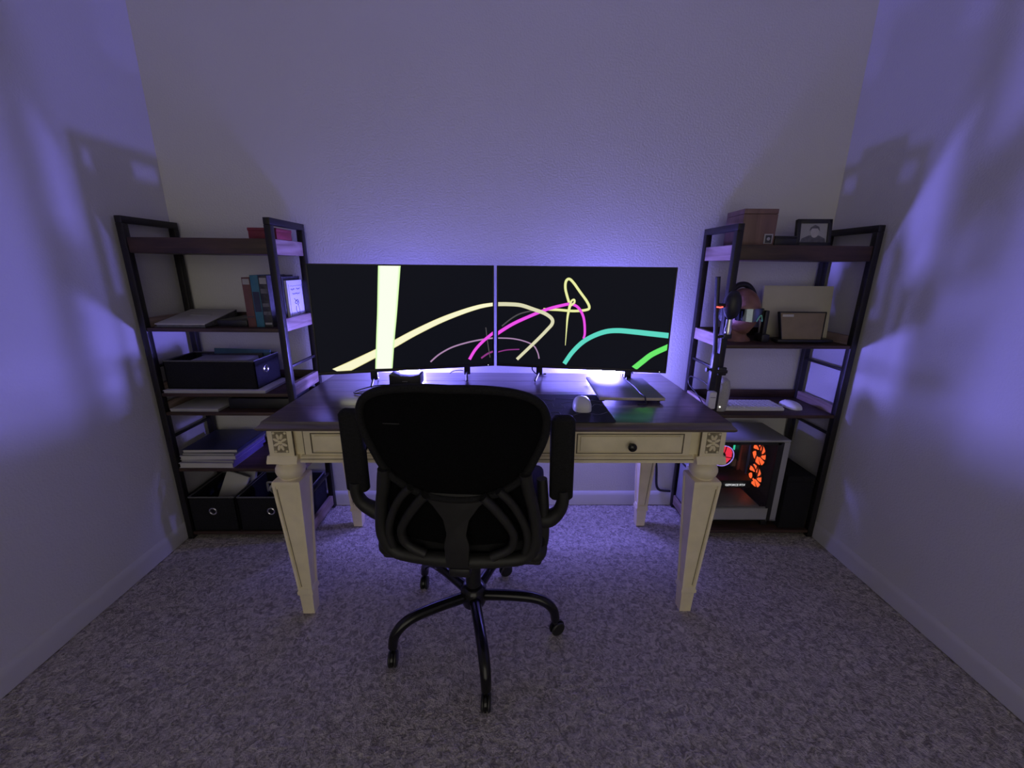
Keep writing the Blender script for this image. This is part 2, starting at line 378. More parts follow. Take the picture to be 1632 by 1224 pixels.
ART_R = [('g_pale', [(.0, .121), (.063, .121), (.117, .112), (.157, .095), (.176, .066), (.183, .039)], .0055, -.0010),
         ('g_grey', [(.022, .172), (.062, .205), (.101, .227), (.154, .241)], .006, -.0010),
         ('g_mag2', [(.003, .060), (.044, .071), (.098, .076)], .005, -.0011),
         ('g_yellow', [(.195, .247), (.256, .246), (.32, .243), (.37, .249), (.38, .26), (.368, .284), (.341, .318), (.312, .355), (.294, .369), (.282, .359), (.281, .332), (.29, .30), (.301, .27)], .0105, -.0012),
         ('g_mag', [(-.002, .137), (.062, .179), (.128, .212), (.205, .245), (.269, .264), (.306, .27), (.337, .256), (.36, .216), (.368, .157), (.364, .131)], (.015, .009), -.0013),
         ('g_cream2', [(-.002, .263), (.048, .264), (.101, .261), (.153, .246), (.201, .23), (.23, .21), (.233, .189), (.213, .163), (.17, .116), (.088, .032)], (.017, .013), -.0014),
         ('g_yellow', [(.302, .263), (.295, .219), (.293, .168), (.291, .10)], (.012, .002), -.0015),
         ('g_yellow', [(.301, .262), (.308, .283), (.318, .288), (.319, .276), (.304, .263)], .008, -.0016),
         ('g_teal', [(.290, .022), (.321, .072), (.36, .115), (.402, .143), (.451, .163), (.5, .169), (.562, .166), (.624, .161), (.70, .155)], (.018, .022), -.0017),
         ('g_green', [(.575, .014), (.61, .048), (.644, .078), (.705, .112)], (.024, .022), -.0018)]
def monitor(label, loc, ang, width, art, feet):
    m = thing('monitor', label, 'monitor', loc, (0, 0, ang), 'pair of wide monitors on the desk')
    Hh = .418
    obj('housing', box(box(bm_new(), 0, width, .0, .012, 0, Hh, .0015), .05, width - .05, .010, .040, .04, Hh - .06, .012), 'black', m)
    scr = obj('screen', box(bm_new(), .006, width - .006, -.0006, .004, .012, Hh - .005), 'screen', m)
    obj('bezel', box(box(box(box(bm_new(), 0, width, -.003, .002, 0, .011, .0008), 0, width, -.003, .002, Hh - .0048, Hh, .0008), 0, .0055, -.003, .002, .01, Hh - .004, .0008),
        width - .0055, width, -.003, .002, .01, Hh - .004, .0008), 'black', m)
    B('power_light', emis('power_led', (.9, .95, 1), 1.5), m, width - .028, width - .025, -.0036, -.0024, .0042, .0066)
    for mt, pts, w, y in art:
        obj('screen_image', ribbon(bm_new(), pts, w, y), mt, scr, 0)
    for fx in feet:
        f = obj('stand_foot', box(bm_new(), fx - .014, fx + .014, .006, .026, -.035, .03, .004), 'black', m)
        obj('foot_prong', tube(tube(bm_new(), [(fx, .016, -.018), (fx - .012, -.05, -.0465)], .0042, 8), [(fx, .016, -.018), (fx + .012, .075, -.0465)], .0042, 8), 'black', f)
    return m
mL = monitor('left monitor showing a broad white vertical light band', (-.720, 1.58, .816), math.atan2(.18, .678), .7015, ART_L, (.205, .585))
mR = monitor('right monitor showing magenta, yellow and teal light curves', (-.030, 1.76, .816), math.atan2(-.12, .694), .7043, ART_R, (.185, .555))

# ------------------------------------------------------------------ light capsules in the gap between the desk and the wall
def light_bar(label, x, gain):
    t = thing('light_bar', label, 'light bar', (x, 1.898, .788), group='violet light bars behind the monitors')
    L = .030
    dm = bm_new(); lathe(dm, [(.004, -L - .0335), (.017, -L - .0295), (.026, -L - .0215), (.032, -L - .011), (.034, -L), (.034, L), (.032, L + .011), (.026, L + .0215), (.017, L + .0295), (.004, L + .0335)], 20, R(90, 'Y'))
    obj('diffuser', dm, emis('led_diffuser', LED_COLOR, LED_POWER * gain), t)
    B('housing', 'black', t, -L - .01, L + .01, -.030, .030, -.040, -.0335, .002)  # unseen tray added under the capsule to block its downward light
    B('clip', 'black', t, -.006, .006, -.048, -.010, -.040, -.035, .001)
    return t
light_bar('glowing violet light capsule behind the left monitor', -.445, 1.05)
light_bar('glowing violet light capsule behind the right monitor', .475, 1.45)

# ------------------------------------------------------------------ ladder shelves
def shelf_unit(label, x0, x1, y0, y1, boards, rungs):
    cx = (x0 + x1) / 2; s = thing('ladder_shelf', label, 'shelf', (cx, (y0 + y1) / 2, 0), group='black metal and wood shelving units')
    hw = (x1 - x0) / 2; hd = (y1 - y0) / 2; p = .026; Hh = 1.40
    for sx in (-1, 1):
        xa, xb = (-hw, -hw + p) if sx < 0 else (hw - p, hw)
        B('post', 'metal', s, xa, xb, -hd, -hd + p, 0, Hh - p, .002)
        B('post', 'metal', s, xa, xb, hd - p, hd, 0, Hh - p, .002)
        B('top_rail', 'metal', s, xa, xb, -hd, hd, Hh - p, Hh, .002)
        for z in rungs:
            B('side_rung', 'metal', s, xa + .008, xb - .008, -hd + p, hd - p, z - .006, z + .006, .002)
    for i, (z, kind) in enumerate(boards):
        if kind == 'top':
            b = B('shelf_board', 'shelfwood', s, -hw + p, hw - p, -hd + .004, hd - .004, z, z + .058, .003)
            for sx in (-1, 1):
                xx = sx * (hw - p / 2); B('end_board', 'shelfend', b, xx - .008, xx + .008, -hd + p, hd - p, z, z + .058, .002)
        else:
            b = B('shelf_board', 'shelfwood', s, -hw + p, hw - p, -hd + .002, hd - .002, z, z + .015, .002)
            for sx in (-1, 1):
                xx = sx * (hw - p / 2); B('end_board', 'shelfend', b, xx - .010, xx + .010, -hd + p, hd - p, z, z + .052, .002)
            B('back_lip', 'shelfwood', b, -hw + p, hw - p, hd - .014, hd - .002, z + .0145, z + .052, .002)
    return s
SY0, SY1 = 1.69, 1.972
LX0, LX1 = -1.459, -.884
RX0, RX1 = .900, 1.478
shelf_unit('ladder shelf by the left wall holding books and black bins', LX0, LX1, SY0, SY1, [(1.266, 'top'), (.964, 'b'), (.690, 'b'), (.606, 'b'), (.343, 'b'), (.020, 'b')], (.815, .50, .20))
shelf_unit('ladder shelf by the right wall holding a bust and a computer', RX0, RX1, SY0, SY1, [(1.264, 'top'), (.911, 'b'), (.602, 'b'), (.022, 'b')], (.815, .52, .28))

# ------------------------------------------------------------------ office chair
CH = (-.100, 1.190)
chair = thing('office_chair', 'black mesh office chair with flipped-up armrests at the desk', 'chair', (CH[0], CH[1], 0), (0, 0, math.radians(-4.5)))
hub = obj('hub', lathe(bm_new(), [(.020, .100), (.040, .108), (.045, .125), (.045, .165), (.036, .178), (.030, .182)], 24), 'blackgloss', chair)
obj('gas_cylinder', lathe(lathe(bm_new(), [(.026, .175), (.026, .33), (.022, .335)], 20), [(.015, .33), (.015, .43)], 16), 'black', chair)
for k in range(5):
    a = math.radians(285.5 + 72 * k); ca, sa = math.cos(a), math.sin(a)
    def rp(r, z): return (r * ca, r * sa, z)
    lg = obj('base_leg', tube(bm_new(), [rp(.025, .140), rp(.12, .147), rp(.205, .146), rp(.250, .130), rp(.276, .100), rp(.284, .062)], [.019, .018, .0175, .017, .016, .015], 14), 'blackgloss', chair)
    # twin wheel caster under a hood
    yaw_ = math.radians((-92, 25, 200, 268, -86)[(k + 0) % 5] + 4.5); cx, cy = .284 * ca, .284 * sa
    mt = T(cx, cy, 0) @ Matrix.Rotation(yaw_, 4, 'Z')
    cw = obj('caster_stem', tube(bm_new(), [mt @ Vector((0, 0, .075)), mt @ Vector((0, 0, .045))], .008, 10, smooth=False), 'black', lg)
    for s in (-1, 1):
        obj('wheel', lathe(bm_new(), [(.010, -.005), (.0215, -.005), (.025, -.002), (.025, .002), (.0215, .005), (.010, .005)], 20, mt @ T(.008, s * .0088, .025) @ R(90, 'X')), 'black', lg)
    hd_ = bm_new(); prism(hd_, [(.008 + .0275 * math.cos(t * PI / 10), .027 + .0275 * math.sin(t * PI / 10)) for t in range(-1, 12)], 1, -.0035, .0035)
    hd_.transform(mt); obj('caster_hood', hd_, 'blackgloss', lg)
# seat
def cushion(bm, w, y0, y1, z0, z1, n=14):
    b = bmesh.new(); box(b, -w, w, y0, y1, z0, z1, min((z1 - z0) * .45, .03), 4)
    for v in b.verts:
        d = abs(v.co.x) / w; v.co.z += .012 * d * d
        if v.co.y > y1 - .08: v.co.z -= .02 * ((v.co.y - (y1 - .08)) / .08) ** 2
        if abs(v.co.y - (y0 + y1) / 2) > (y1 - y0) * .3: v.co.x *= 1 - .10 * ((abs(v.co.y - (y0 + y1) / 2) - (y1 - y0) * .3) / ((y1 - y0) * .2)) ** 2
    add(bm, b)
sb = bm_new(); cushion(sb, .245, -.215, .26, .452, .52); obj('seat', sb, 'chairpad', chair, 60)
obj('seat_pan', box(bm_new(), -.225, .225, -.205, .245, .432, .456, .01), 'chairplastic', chair)
obj('tilt_mechanism', box(box(bm_new(), -.07, .07, -.10, .10, .395, .436, .008), -.03, .03, -.235, -.08, .405, .435, .008), 'black', chair)
obj('height_lever', tube(bm_new(), [(.06, .02, .41), (.16, .02, .405), (.21, .0, .40)], .005, 8), 'black', chair)
# backrest, drawn in the (x, z) plane and bowed forward at the sides
def by(x, z):
    return -.225 - .085 * ((z - .46) / .52) + .55 * x * x * (0.5 + .5 * min(1, max(0, (z - .5) / .3)))
UP = [(0.0, .968), (.08, .968), (.15, .958), (.198, .937), (.219, .905), (.222, .868), (.215, .83), (.200, .792), (.182, .752), (.160, .722), (.12, .693), (.07, .672), (0, .664)]
def back_panel():
    b = bmesh.new(); rows = []
    zs = [.664 + (.968 - .664) * i / 20 for i in range(21)]
    def wid(z):
        up = UP; best = 0
        for (xa, za), (xb, zb) in zip(up, up[1:]):
            if za == zb: continue
            if min(za, zb) - 1e-6 <= z <= max(za, zb) + 1e-6: best = max(best, xa + (xb - xa) * (z - za) / (zb - za))
        return best
    for z in zs:
        w = max(wid(z), .004); rows.append([b.verts.new((w * (2 * i / 16 - 1), by(w * (2 * i / 16 - 1), z), z)) for i in range(17)])
    for r0, r1 in zip(rows, rows[1:]):
        for i in range(16): b.faces.new((r0[i], r0[i + 1], r1[i + 1], r1[i]))
    bmesh.ops.solidify(b, geom=list(b.faces), thickness=.006)
    return b
obj('back_mesh', back_panel(), 'chairmesh', chair, 60)
loop = [(x, by(x, z), z) for x, z in UP] + [(-x, by(x, z), z) for x, z in reversed(UP[1:-1])]
obj('back_frame', tube(bm_new(), loop, .0105, 10, 4, closed=True), 'chairpad', chair, 60)
LOW = [(.176, .745), (.182, .70), (.196, .64), (.205, .58), (.204, .53), (.188, .488), (.14, .468), (.0, .462)]
lower = bm_new()
pl = [(x, by(x, z) - .006, z) for x, z in LOW]
tube(lower, pl + [(-x, y, z) for x, y, z in reversed(pl[:-1])], [.016] * 4 + [.019] * 3 + [.022] + [.019] * 3 + [.016] * 4, 10, 5)
for s in (-1, 1):
    tube(lower, [(s * x, by(x, z) - .014, z) for x, z in ((.072, .682), (.098, .650), (.132, .598), (.148, .558), (.138, .515), (.09, .485))], [.013, .013, .0125, .012, .012, .014], 8, 5)
    tube(lower, [(s * x, by(x, z) - .012, z) for x, z in ((.110, .700), (.142, .662), (.172, .60), (.184, .545), (.178, .50))], .011, 8, 5)
obj('lower_back_frame', lower, 'chairplastic', chair, 60)
sp = bm_new()
prism(sp, [(-.095, .682), (.095, .682), (.060, .645), (.034, .605), (.026, .56), (.034, .53), (.030, .465), (-.030, .465), (-.034, .53), (-.026, .56), (-.034, .605), (-.060, .645)], 1, -.262, -.250, .004)
obj('spine_plate', sp, 'chairplastic', chair)
lb = bm_new(); q = bmesh.new(); rows = []
for j in range(9):
    z = .475 + .24 * j / 8; w = .185
    rows.append([q.verts.new((w * (2 * i / 12 - 1), by(w * (2 * i / 12 - 1), z) + .016, z)) for i in range(13)])
for r0, r1 in zip(rows, rows[1:]):
    for i in range(12): q.faces.new((r0[i], r0[i + 1], r1[i + 1], r1[i]))
bmesh.ops.solidify(q, geom=list(q.faces), thickness=.012); add(lb, q)
obj('lumbar_pad', lb, 'chairmesh', chair, 60)
obj('size_label', box(bm_new(), -.150, -.112, -.3145, -.3125, .884, .8855), 'bk_dark0', chair)
for s in (-1, 1):
    st = bm_new()
    tube(st, [(s * .210, -.165, .448), (s * .222, -.170, .50), (s * .223, -.172, .60), (s * .218, -.172, .685)], [.022, .021, .017, .014], 12, 5)
    arm_post = obj('arm_post', st, 'chairplastic', chair, 60)
    uv = bm_new(); uvsphere(uv, (s * .206, -.175, .470), .034, .05, .032, 16, 10); obj('post_foot', uv, 'chairplastic', arm_post)
    br = bm_new()
    tube(br, [(s * .222, -.170, .560), (s * .244, -.172, .566), (s * .266 + (s - 1) * .006, -.176, .590), (s * .275 + (s - 1) * .008, -.180, .622), (s * .274 + (s - 1) * .008, -.182, .66)], [.026, .024, .019, .017, .017], 12, 5)
    arm = obj('arm_bracket', br, 'chairplastic', chair, 60)
    pd = bm_new()
    box(pd, -.037, .037, -.014, .014, -.125, .125, .0135, 3)
    for v in pd.verts:
        t = abs(v.co.z) / .125
        if t > .72: v.co.x *= 1 - .38 * ((t - .72) / .28) ** 2
        v.co.y += .02 * (v.co.z / .125) ** 2
    pd.transform(T(.268 if s > 0 else -.284, -.200, .748) @ R(s * -1.2, 'Y') @ R(4, 'X'))
    obj('arm_pad', pd, 'chairpad', chair, 60)

# ------------------------------------------------------------------ things on the desk
ZD = .766
mt_ = thing('desk_mat', 'black desk mat with pale contour lines under the mouse', 'desk mat', (.02, 1.348, ZD))
def rrect(x0, x1, y0, y1, r, n=5):
    out = []
    for cx, cy, a0 in ((x1 - r, y1 - r, 0), (x0 + r, y1 - r, 90), (x0 + r, y0 + r, 180), (x1 - r, y0 + r, 270)):
        for k in range(n + 1):
            a = math.radians(a0 + 90 * k / n); out.append((cx + r * math.cos(a), cy + r * math.sin(a)))
    return out
obj('mat_cloth', prism(bm_new(), rrect(-.33, .332, -.146, .143, .014), 2, 0, .003), 'darkmat', mt_)
for pts in ([(.12, .09), (.16, .07), (.17, .10), (.21, .085), (.255, .105)], [(.11, .02), (.15, .04), (.155, .0), (.19, -.01), (.18, .04), (.22, .05)],
            [(.25, .02), (.28, .0), (.30, .03), (.325, .02)], [(.20, -.09), (.24, -.06), (.29, -.075), (.325, -.05)], [(.12, -.06), (.16, -.05), (.17, -.09), (.2, -.12)],
            [(.26, .06), (.29, .075), (.328, .06)], [(.10, -.12), (.13, -.10), (.15, -.13)], [(-.30, -.1), (-.22, -.06), (-.2, .05), (-.28, .1)]):
    obj('contour_line', tube(bm_new(), [(x, y, .0031) for x, y in pts], .0011, 6, 6, flat=.3), 'matline', mt_)
def mouse_bm(L, Wd, Hh):
    b = bmesh.new(); bmesh.ops.create_uvsphere(b, u_segments=24, v_segments=14, radius=1)
    for v in b.verts:
        x, y, z = v.co; sx = math.copysign(abs(x) ** .7, x); sy = math.copysign(abs(y) ** .75, y)
        zz = max(z, 0) ** .8 if z > 0 else 0
        v.co = Vector((sx * Wd / 2 * (1 - .07 * sy), sy * L / 2, zz * Hh * (1 - .18 * sy * sy) + .001))
    return b
ms = thing('computer_mouse', 'white computer mouse standing on the black desk mat', 'mouse', (.266, 1.335, ZD + .0032), (0, 0, math.radians(-5)))
obj('shell', mouse_bm(.10, .062, .040), 'white', ms, 60)
B('scroll_wheel', 'black', ms, -.003, .003, .018, .034, .030, .0365, .001)
B('button_split', 'greypaper', ms, -.0006, .0006, .034, .046, .022, .031)
slab = thing('flat_slab', 'slim silver slab with pale front edge under the right monitor', 'slab', (.462, 1.545, ZD), (0, 0, math.radians(-1.5)))
sl = obj('lid', box(bm_new(), -.118, .118, -.14, .145, .010, .020, .003), 'slab', slab)
obj('front_edge', box(bm_new(), -.117, .117, -.1425, -.1395, .0095, .0195, .001), 'slabedge', slab)
for sx in (-1, 1):
    for sy in (-1, 1): B('rubber_foot', 'black', slab, sx * .10 - .006, sx * .10 + .006, sy * .12 - .006, sy * .12 + .006, 0, .0105, .001)
obj('base', box(bm_new(), -.112, .112, -.134, .14, .006, .0101, .001), 'black', slab)
dk = thing('docking_box', 'small black electronic box under the left monitor', 'electronics', (-.392, 1.635, ZD))
bmq = bm_new(); prism(bmq, [(-.062, .004), (.062, .004), (.062, .048), (.055, .048), (.03, .041), (0, .039), (-.03, .041), (-.055, .048), (-.062, .048)], 1, -.035, .035, .002); obj('body', bmq, 'black', dk)
for sx in (-1, 1): B('foot', 'black', dk, sx * .05 - .006, sx * .05 + .006, -.03, .03, 0, .0045)
B('status_label', 'greypaper', dk, -.01, .01, -.0356, -.035, .020, .0215)
def cable(name, label, pts, r=.0022, m='black', cat='cable'):
    return tag(obj(name, tube(bm_new(), pts, r, 8, 6), m, None, 60), label, cat)
zc = ZD + .0035
cable('loose_cable', 'thin black cable coiled in loops beside the black box', [(-.385, 1.60, zc + .012), (-.42, 1.61, zc + .01), (-.47, 1.60, zc), (-.51, 1.565, zc), (-.48, 1.53, zc), (-.43, 1.545, zc + .002), (-.44, 1.59, zc + .004), (-.50, 1.585, zc + .004), (-.55, 1.545, zc),
      (-.56, 1.50, zc), (-.51, 1.485, zc), (-.46, 1.50, zc), (-.42, 1.47, zc), (-.40, 1.46, zc)])
cable('black_cable', 'black cord lying across the silver slab under the right monitor', [(.500, 1.69, .800), (.496, 1.66, .790), (.503, 1.60, .7885), (.505, 1.52, .7885), (.502, 1.44, .7885), (.504, 1.408, .7885), (.504, 1.396, .778), (.503, 1.385, zc), (.47, 1.375, zc)], .0026)
cable('hanging_cable', 'short black cord hanging below the middle of the right monitor', [(.13, 1.79, .815), (.128, 1.80, .79), (.15, 1.80, zc), (.19, 1.80, zc)], .003)
cable('thin_wire', 'thin dark wire arching on the desk under the left monitor', [(-.15, 1.80, zc), (-.18, 1.80, zc + .014), (-.22, 1.80, zc + .012), (-.24, 1.80, zc)], .0018)
cable('under_desk_cord', 'black cord hanging from the desk to the skirting by the right shelf', [(.60, 1.965, .78), (.70, 1.968, .60), (.765, 1.968, .36), (.800, 1.966, .24), (.812, 1.964, .13), (.828, 1.962, .098), (.85, 1.960, .092), (.888, 1.958, .090)], .0065)

# ------------------------------------------------------------------ things on the left shelf
def book(name, label, x0, x1, y0, y1, z0, z1, cover, parent_mats='paper', lean=0, group=None, cat='book', bands=None, flat=False):
    """spine towards -y, standing; covers, pages and spine as parts"""
    t = thing(name, label, cat, ((x0 + x1) / 2, (y0 + y1) / 2, z0), (0, math.radians(lean), 0), group)
    w = (x1 - x0) / 2; d = (y1 - y0) / 2; h = z1 - z0
    cm = M[cover] if cover in M else cover
    obj('cover', box(box(box(bm_new(), -w, -w + .002, -d, d, 0, h, .0005), w - .002, w, -d, d, 0, h, .0005), -w, w, -d, -d + .003, 0, h, .0012), cm, t)
    obj('pages', box(bm_new(), -w + .002, w - .002, -d + .003, d - .003, .003, h - .003), parent_mats, t)
    if bands:
        for z, hh, bm_ in bands: B('spine_band', bm_, t, -w * .8, w * .8, -d - .0006, -d, z * h, z * h + hh)
    return t
M['bk_red'] = mat('red_brown_cover', (0.13, 0.052, 0.044), 0.6, var=0.15, scale=30)
M['bk_teal'] = mat('teal_cover', (0.035, 0.15, 0.22), 0.55, var=0.12, scale=30)
M['bk_dark'] = mat('charcoal_cover', (0.035, 0.035, 0.04), 0.5, var=0.5, scale=70)
M['bk_grey'] = mat('grey_cover', (0.12, 0.12, 0.13), 0.55, var=0.3, scale=60)
M['bk_white'] = mat('white_cover', (0.72, 0.72, 0.74), 0.5, var=0.02)
M['bk_navy'] = mat('navy_cover', (0.022, 0.026, 0.06), 0.45, var=0.2, scale=20)
M['bk_violet'] = mat('violet_cover', (0.12, 0.09, 0.24), 0.4, var=0.1)
M['redbox'] = mat('red_box', (0.16, 0.016, 0.024), 0.5, var=0.15, scale=25)
M['folder'] = mat('blue_folder', (0.035, 0.10, 0.14), 0.6, var=0.15, scale=20)
ZB2 = .9795
GB = 'upright books on the left shelf'
book('book', 'upright red-brown book at the left end of the book row', -1.052, -1.019, 1.735, 1.95, ZB2, 1.178, 'bk_red', group=GB, bands=[(.86, .022, 'greypaper'), (.2, .004, 'bk_dark')])
book('book', 'upright teal book next to the red-brown book', -1.018, -.986, 1.735, 1.95, ZB2, 1.187, 'bk_teal', group=GB, bands=[(.3, .08, 'bk_navy')])
book('book', 'upright thick dark patterned book right of the teal book', -.985, -.951, 1.735, 1.95, ZB2, 1.186, 'bk_dark', group=GB, bands=[(.84, .024, 'greypaper'), (.66, .018, 'bk_grey'), (.40, .014, 'bk_grey'), (.24, .014, 'bk_grey'), (.05, .008, 'greypaper')])
book('book', 'upright grey book standing behind the shelf post', -.950, -.936, 1.785, 1.955, ZB2, 1.178, 'bk_grey', group=GB, bands=[(.3, .05, 'greypaper')])
book('book', 'thin upright black book next to the white-covered one', -.935, -.926, 1.80, 1.955, ZB2, 1.18, 'bk_dark', group=GB)
wb = book('book', 'white-covered book with small line drawing facing the monitors', -.925, -.9135, 1.812, 1.958, ZB2, 1.164, 'bk_white', group=GB)
def stroke(parent, pts, r=.0008, m='bk_navy', name='cover_print'): return obj(name, tube(bm_new(), pts, r, 5, 3), m, parent)
cxr = (.925 - .9135) / 2 + .0004
def zig(y0, y1, z, a, n):  # a printed word too small to read
    return [(cxr, y0 + (y1 - y0) * i / n, z + a * (1 if i % 2 else -1) * (.5 + .5 * ((i * 7) % 3) / 2)) for i in range(n + 1)]
stroke(wb, zig(-.050, .050, .161, .0012, 8), .0006)
stroke(wb, zig(-.045, -.012, .147, .0042, 6)); stroke(wb, zig(.002, .035, .148, .004, 5))
stroke(wb, zig(-.035, .03, .128, .0036, 11))
stroke(wb, [(cxr, -.024, .108), (cxr, -.010, .098), (cxr, .004, .094), (cxr, -.006, .084), (cxr, -.02, .09), (cxr, .004, .102), (cxr, .012, .086), (cxr, .0, .078)], .0013)
stroke(wb, [(cxr, -.012, .075), (cxr, -.016, .058), (cxr, -.004, .044), (cxr, .012, .046), (cxr, .018, .040), (cxr, -.002, .036)], .0012)
stroke(wb, [(cxr, .006, .078), (cxr, .012, .062), (cxr, .013, .048)], .0009)
stroke(wb, [(cxr, -.060, .168), (cxr, -.060, .016)], .0005); stroke(wb, [(cxr, .060, .168), (cxr, .060, .016)], .0005)
rb = thing('red_box', 'small dark red box on top of the left shelf', 'box', (-.945, 1.80, 1.3245))
obj('body', box(bm_new(), -.055, .055, -.06, .06, 0, .036, .002), 'redbox', rb); obj('lid', box(bm_new(), -.057, .057, -.062, .062, .030, .042, .003), 'redbox', rb)
# wedge shaped white binder lying flat
wd = thing('ring_binder', 'white ring binder lying flat on the left shelf, spine to the wall', 'binder', (-1.305, 1.80, ZB2))
obj('top_cover', prism(bm_new(), [(-.10, .012), (.115, .050), (.115, .053), (-.10, .016)], 0, -.100, .100, .0008), 'paper', wd)
obj('bottom_cover', prism(bm_new(), [(-.10, 0), (.115, 0), (.115, .003), (-.10, .003)], 0, -.100, .100), 'bk_dark', wd)
obj('spine', prism(bm_new(), [(.113, 0), (.117, 0), (.117, .053), (.113, .053)], 0, -.100, .100), 'bk_dark', wd)
obj('pages', prism(bm_new(), [(-.094, .003), (.108, .003), (.108, .046), (-.094, .012)], 0, -.097, .096), 'bk_grey', wd)
B('cover_sticker', 'greypaper', wd, -.04, .05, .02, .03, .0365, .0385, mtx=T(0, 0, 0))
tag(obj('dark_case', box(bm_new(), -1.185, -1.062, 1.745, 1.945, ZB2, 1.006, .004), 'black'), 'flat black case between the white binder and the books', 'case')
# fabric bins
def bin_(label, x0, x1, y0, y1, z0, z1, grommet, group='black fabric storage bins'):
    t = thing('fabric_bin', label, 'storage bin', ((x0 + x1) / 2, (y0 + y1) / 2, z0), group=group)
    w = (x1 - x0) / 2; d = (y1 - y0) / 2; h = z1 - z0; th = .005
    for nm, a in (('side_panel', (-w, -w + th, -d, d, 0, h)), ('side_panel', (w - th, w, -d, d, 0, h)), ('front_panel', (-w, w, -d, -d + th, 0, h)), ('rear_panel', (-w, w, d - th, d, 0, h)), ('bottom_panel', (-w, w, -d, d, 0, th))):
        B(nm, 'fabric', t, *a, .001)
    rim = bm_new()
    tube(rim, [(-w + .002, -d + .002, h), (w - .002, -d + .002, h), (w - .002, d - .002, h), (-w + .002, d - .002, h), (-w + .002, -d + .002, h)], .0038, 6, smooth=False)
    obj('rim', rim, 'fabrictrim', t)
    def ring(mtx):
        g = bm_new(); pts = [(math.cos(k * PI / 8) * .015, math.sin(k * PI / 8) * .015, 0) for k in range(16)]
        tube(g, pts, .0038, 8, 2, closed=True); g.transform(mtx); obj('grommet', g, 'chrome', t)
    if grommet == 'front': ring(T(0, -d - .001, h * .60) @ R(90, 'X'))
    if grommet == 'right': ring(T(w + .001, -.02, h * .60) @ R(90, 'Y'))
    return t
ZB3 = .7055
ma = thing('magazine', 'pale magazine under the fabric bin on the left shelf', 'magazine', (-1.215, 1.80, ZB3))
obj('cover', box(bm_new(), -.21, .215, -.108, .108, .0095, .012, .0006), 'paper', ma); obj('pages', box(bm_new(), -.207, .212, -.106, .106, 0, .0096), 'greypaper', ma)
bin_('black fabric bin with blue folders on the pale magazine', -1.418, -1.042, 1.715, 1.905, ZB3 + .0125, .838, 'right')
def sheet(name, label, cat, m, size, loc, rot, group=None):
    o = obj(name, box(bm_new(), -size[0] / 2, size[0] / 2, -size[1] / 2, size[1] / 2, 0, size[2], min(.0008, size[1] * .3)), m)
    o.location = loc; o.rotation_euler = tuple(math.radians(a) for a in rot); return tag(o, label, cat, group)
sheet('document_folder', 'blue folder standing in the bin on the left shelf, nearest the wall', 'folder', 'folder', (.25, .006, .135), (-1.19, 1.865, .725), (-8, 1.5, 0))
sheet('document_folder', 'dark folder leaning in front of the blue folder in the bin', 'folder', 'bk_dark', (.27, .006, .12), (-1.22, 1.835, .725), (-14, -1, 0))
sheet('paper_stack', 'grey papers lying in the bin on the left shelf', 'paper', 'greypaper', (.23, .10, .020), (-1.20, 1.775, .820), (2, 0, 1))
B0 = .621
for _ in (0,):
    nb = thing('notebook', 'thin pale notebook lying below the fabric bin on the left shelf', 'notebook', (-1.318, 1.815, B0))
    obj('cover', box(bm_new(), -.102, .102, -.116, .116, .010, .0125, .0008), 'paper', nb); obj('pages', box(bm_new(), -.100, .100, -.114, .114, 0, .0102), 'greypaper', nb)
tag(obj('black_box', box(bm_new(), -1.195, -.935, 1.74, 1.94, B0, .668, .003), 'black'), 'low black box beside the pale notebook on the left shelf', 'box')
ZB5 = .3585
z = ZB5
for nm, lab, mt_name, x0, x1, y0, h, rot, pg in (
        ('binder', 'thick white binder at the bottom of the stack on the left shelf', 'paper', -1.432, -1.195, 1.695, .022, 0, 'paper'),
        ('notebook', 'violet-edged notebook in the stack of notebooks, second from the bottom', 'bk_violet', -1.425, -1.185, 1.70, .014, -2, 'greypaper'),
        ('binder', 'white binder in the middle of the stack of notebooks', 'paper', -1.426, -1.184, 1.70, .018, 1.0, 'paper'),
        ('notebook', 'grey notebook under the top navy one of the stack', 'bk_grey', -1.415, -1.18, 1.70, .013, -1, 'greypaper'),
        ('notebook', 'navy notebook on top of the stack of notebooks', 'bk_navy', -1.41, -1.172, 1.70, .016, 1, 'paper')):
    t = thing(nm, lab, nm, ((x0 + x1) / 2, y0 + .12, z), (0, 0, math.radians(rot)), 'stack of notebooks on the left shelf')
    w = (x1 - x0) / 2
    obj('cover', box(box(bm_new(), -w, w, -.118, .118, 0, .0018), -w, w, -.118, .118, h - .0018, h), mt_name, t)
    obj('spine', box(bm_new(), w - .003, w, -.118, .118, 0, h, .0006), mt_name if mt_name != 'paper' else 'bk_violet', t)
    obj('pages', box(bm_new(), -w + .004, w - .003, -.116, .116, .0018, h - .0018), pg, t)
    z += h + .0006
bin_('left of the two black bins at the foot of the left shelf', -1.430, -1.222, 1.700, 1.945, .0355, .208, 'front')
bin_('right of the two black bins at the foot of the left shelf', -1.212, -.915, 1.700, 1.945, .0355, .208, 'front')
sheet('paper_sheet', 'white paper sheet sticking out of the left floor bin', 'paper', 'paper', (.105, .012, .215), (-1.345, 1.79, .06), (-12, 20, 0))
sheet('paper_packet', 'grey paper packet behind the white sheet in the floor bin', 'paper', 'greypaper', (.08, .02, .20), (-1.285, 1.85, .072), (-10, 9, 0))
hc = thing('coiled_strap', 'coiled pale strap in the right floor bin', 'strap', (-1.07, 1.79, .195))
obj('coil', tube(bm_new(), [(.035 * math.cos(a * .5), .01 * math.sin(a), .035 * math.sin(a * .5)) for a in range(0, 9)], .006, 8, 4), 'paper', hc)
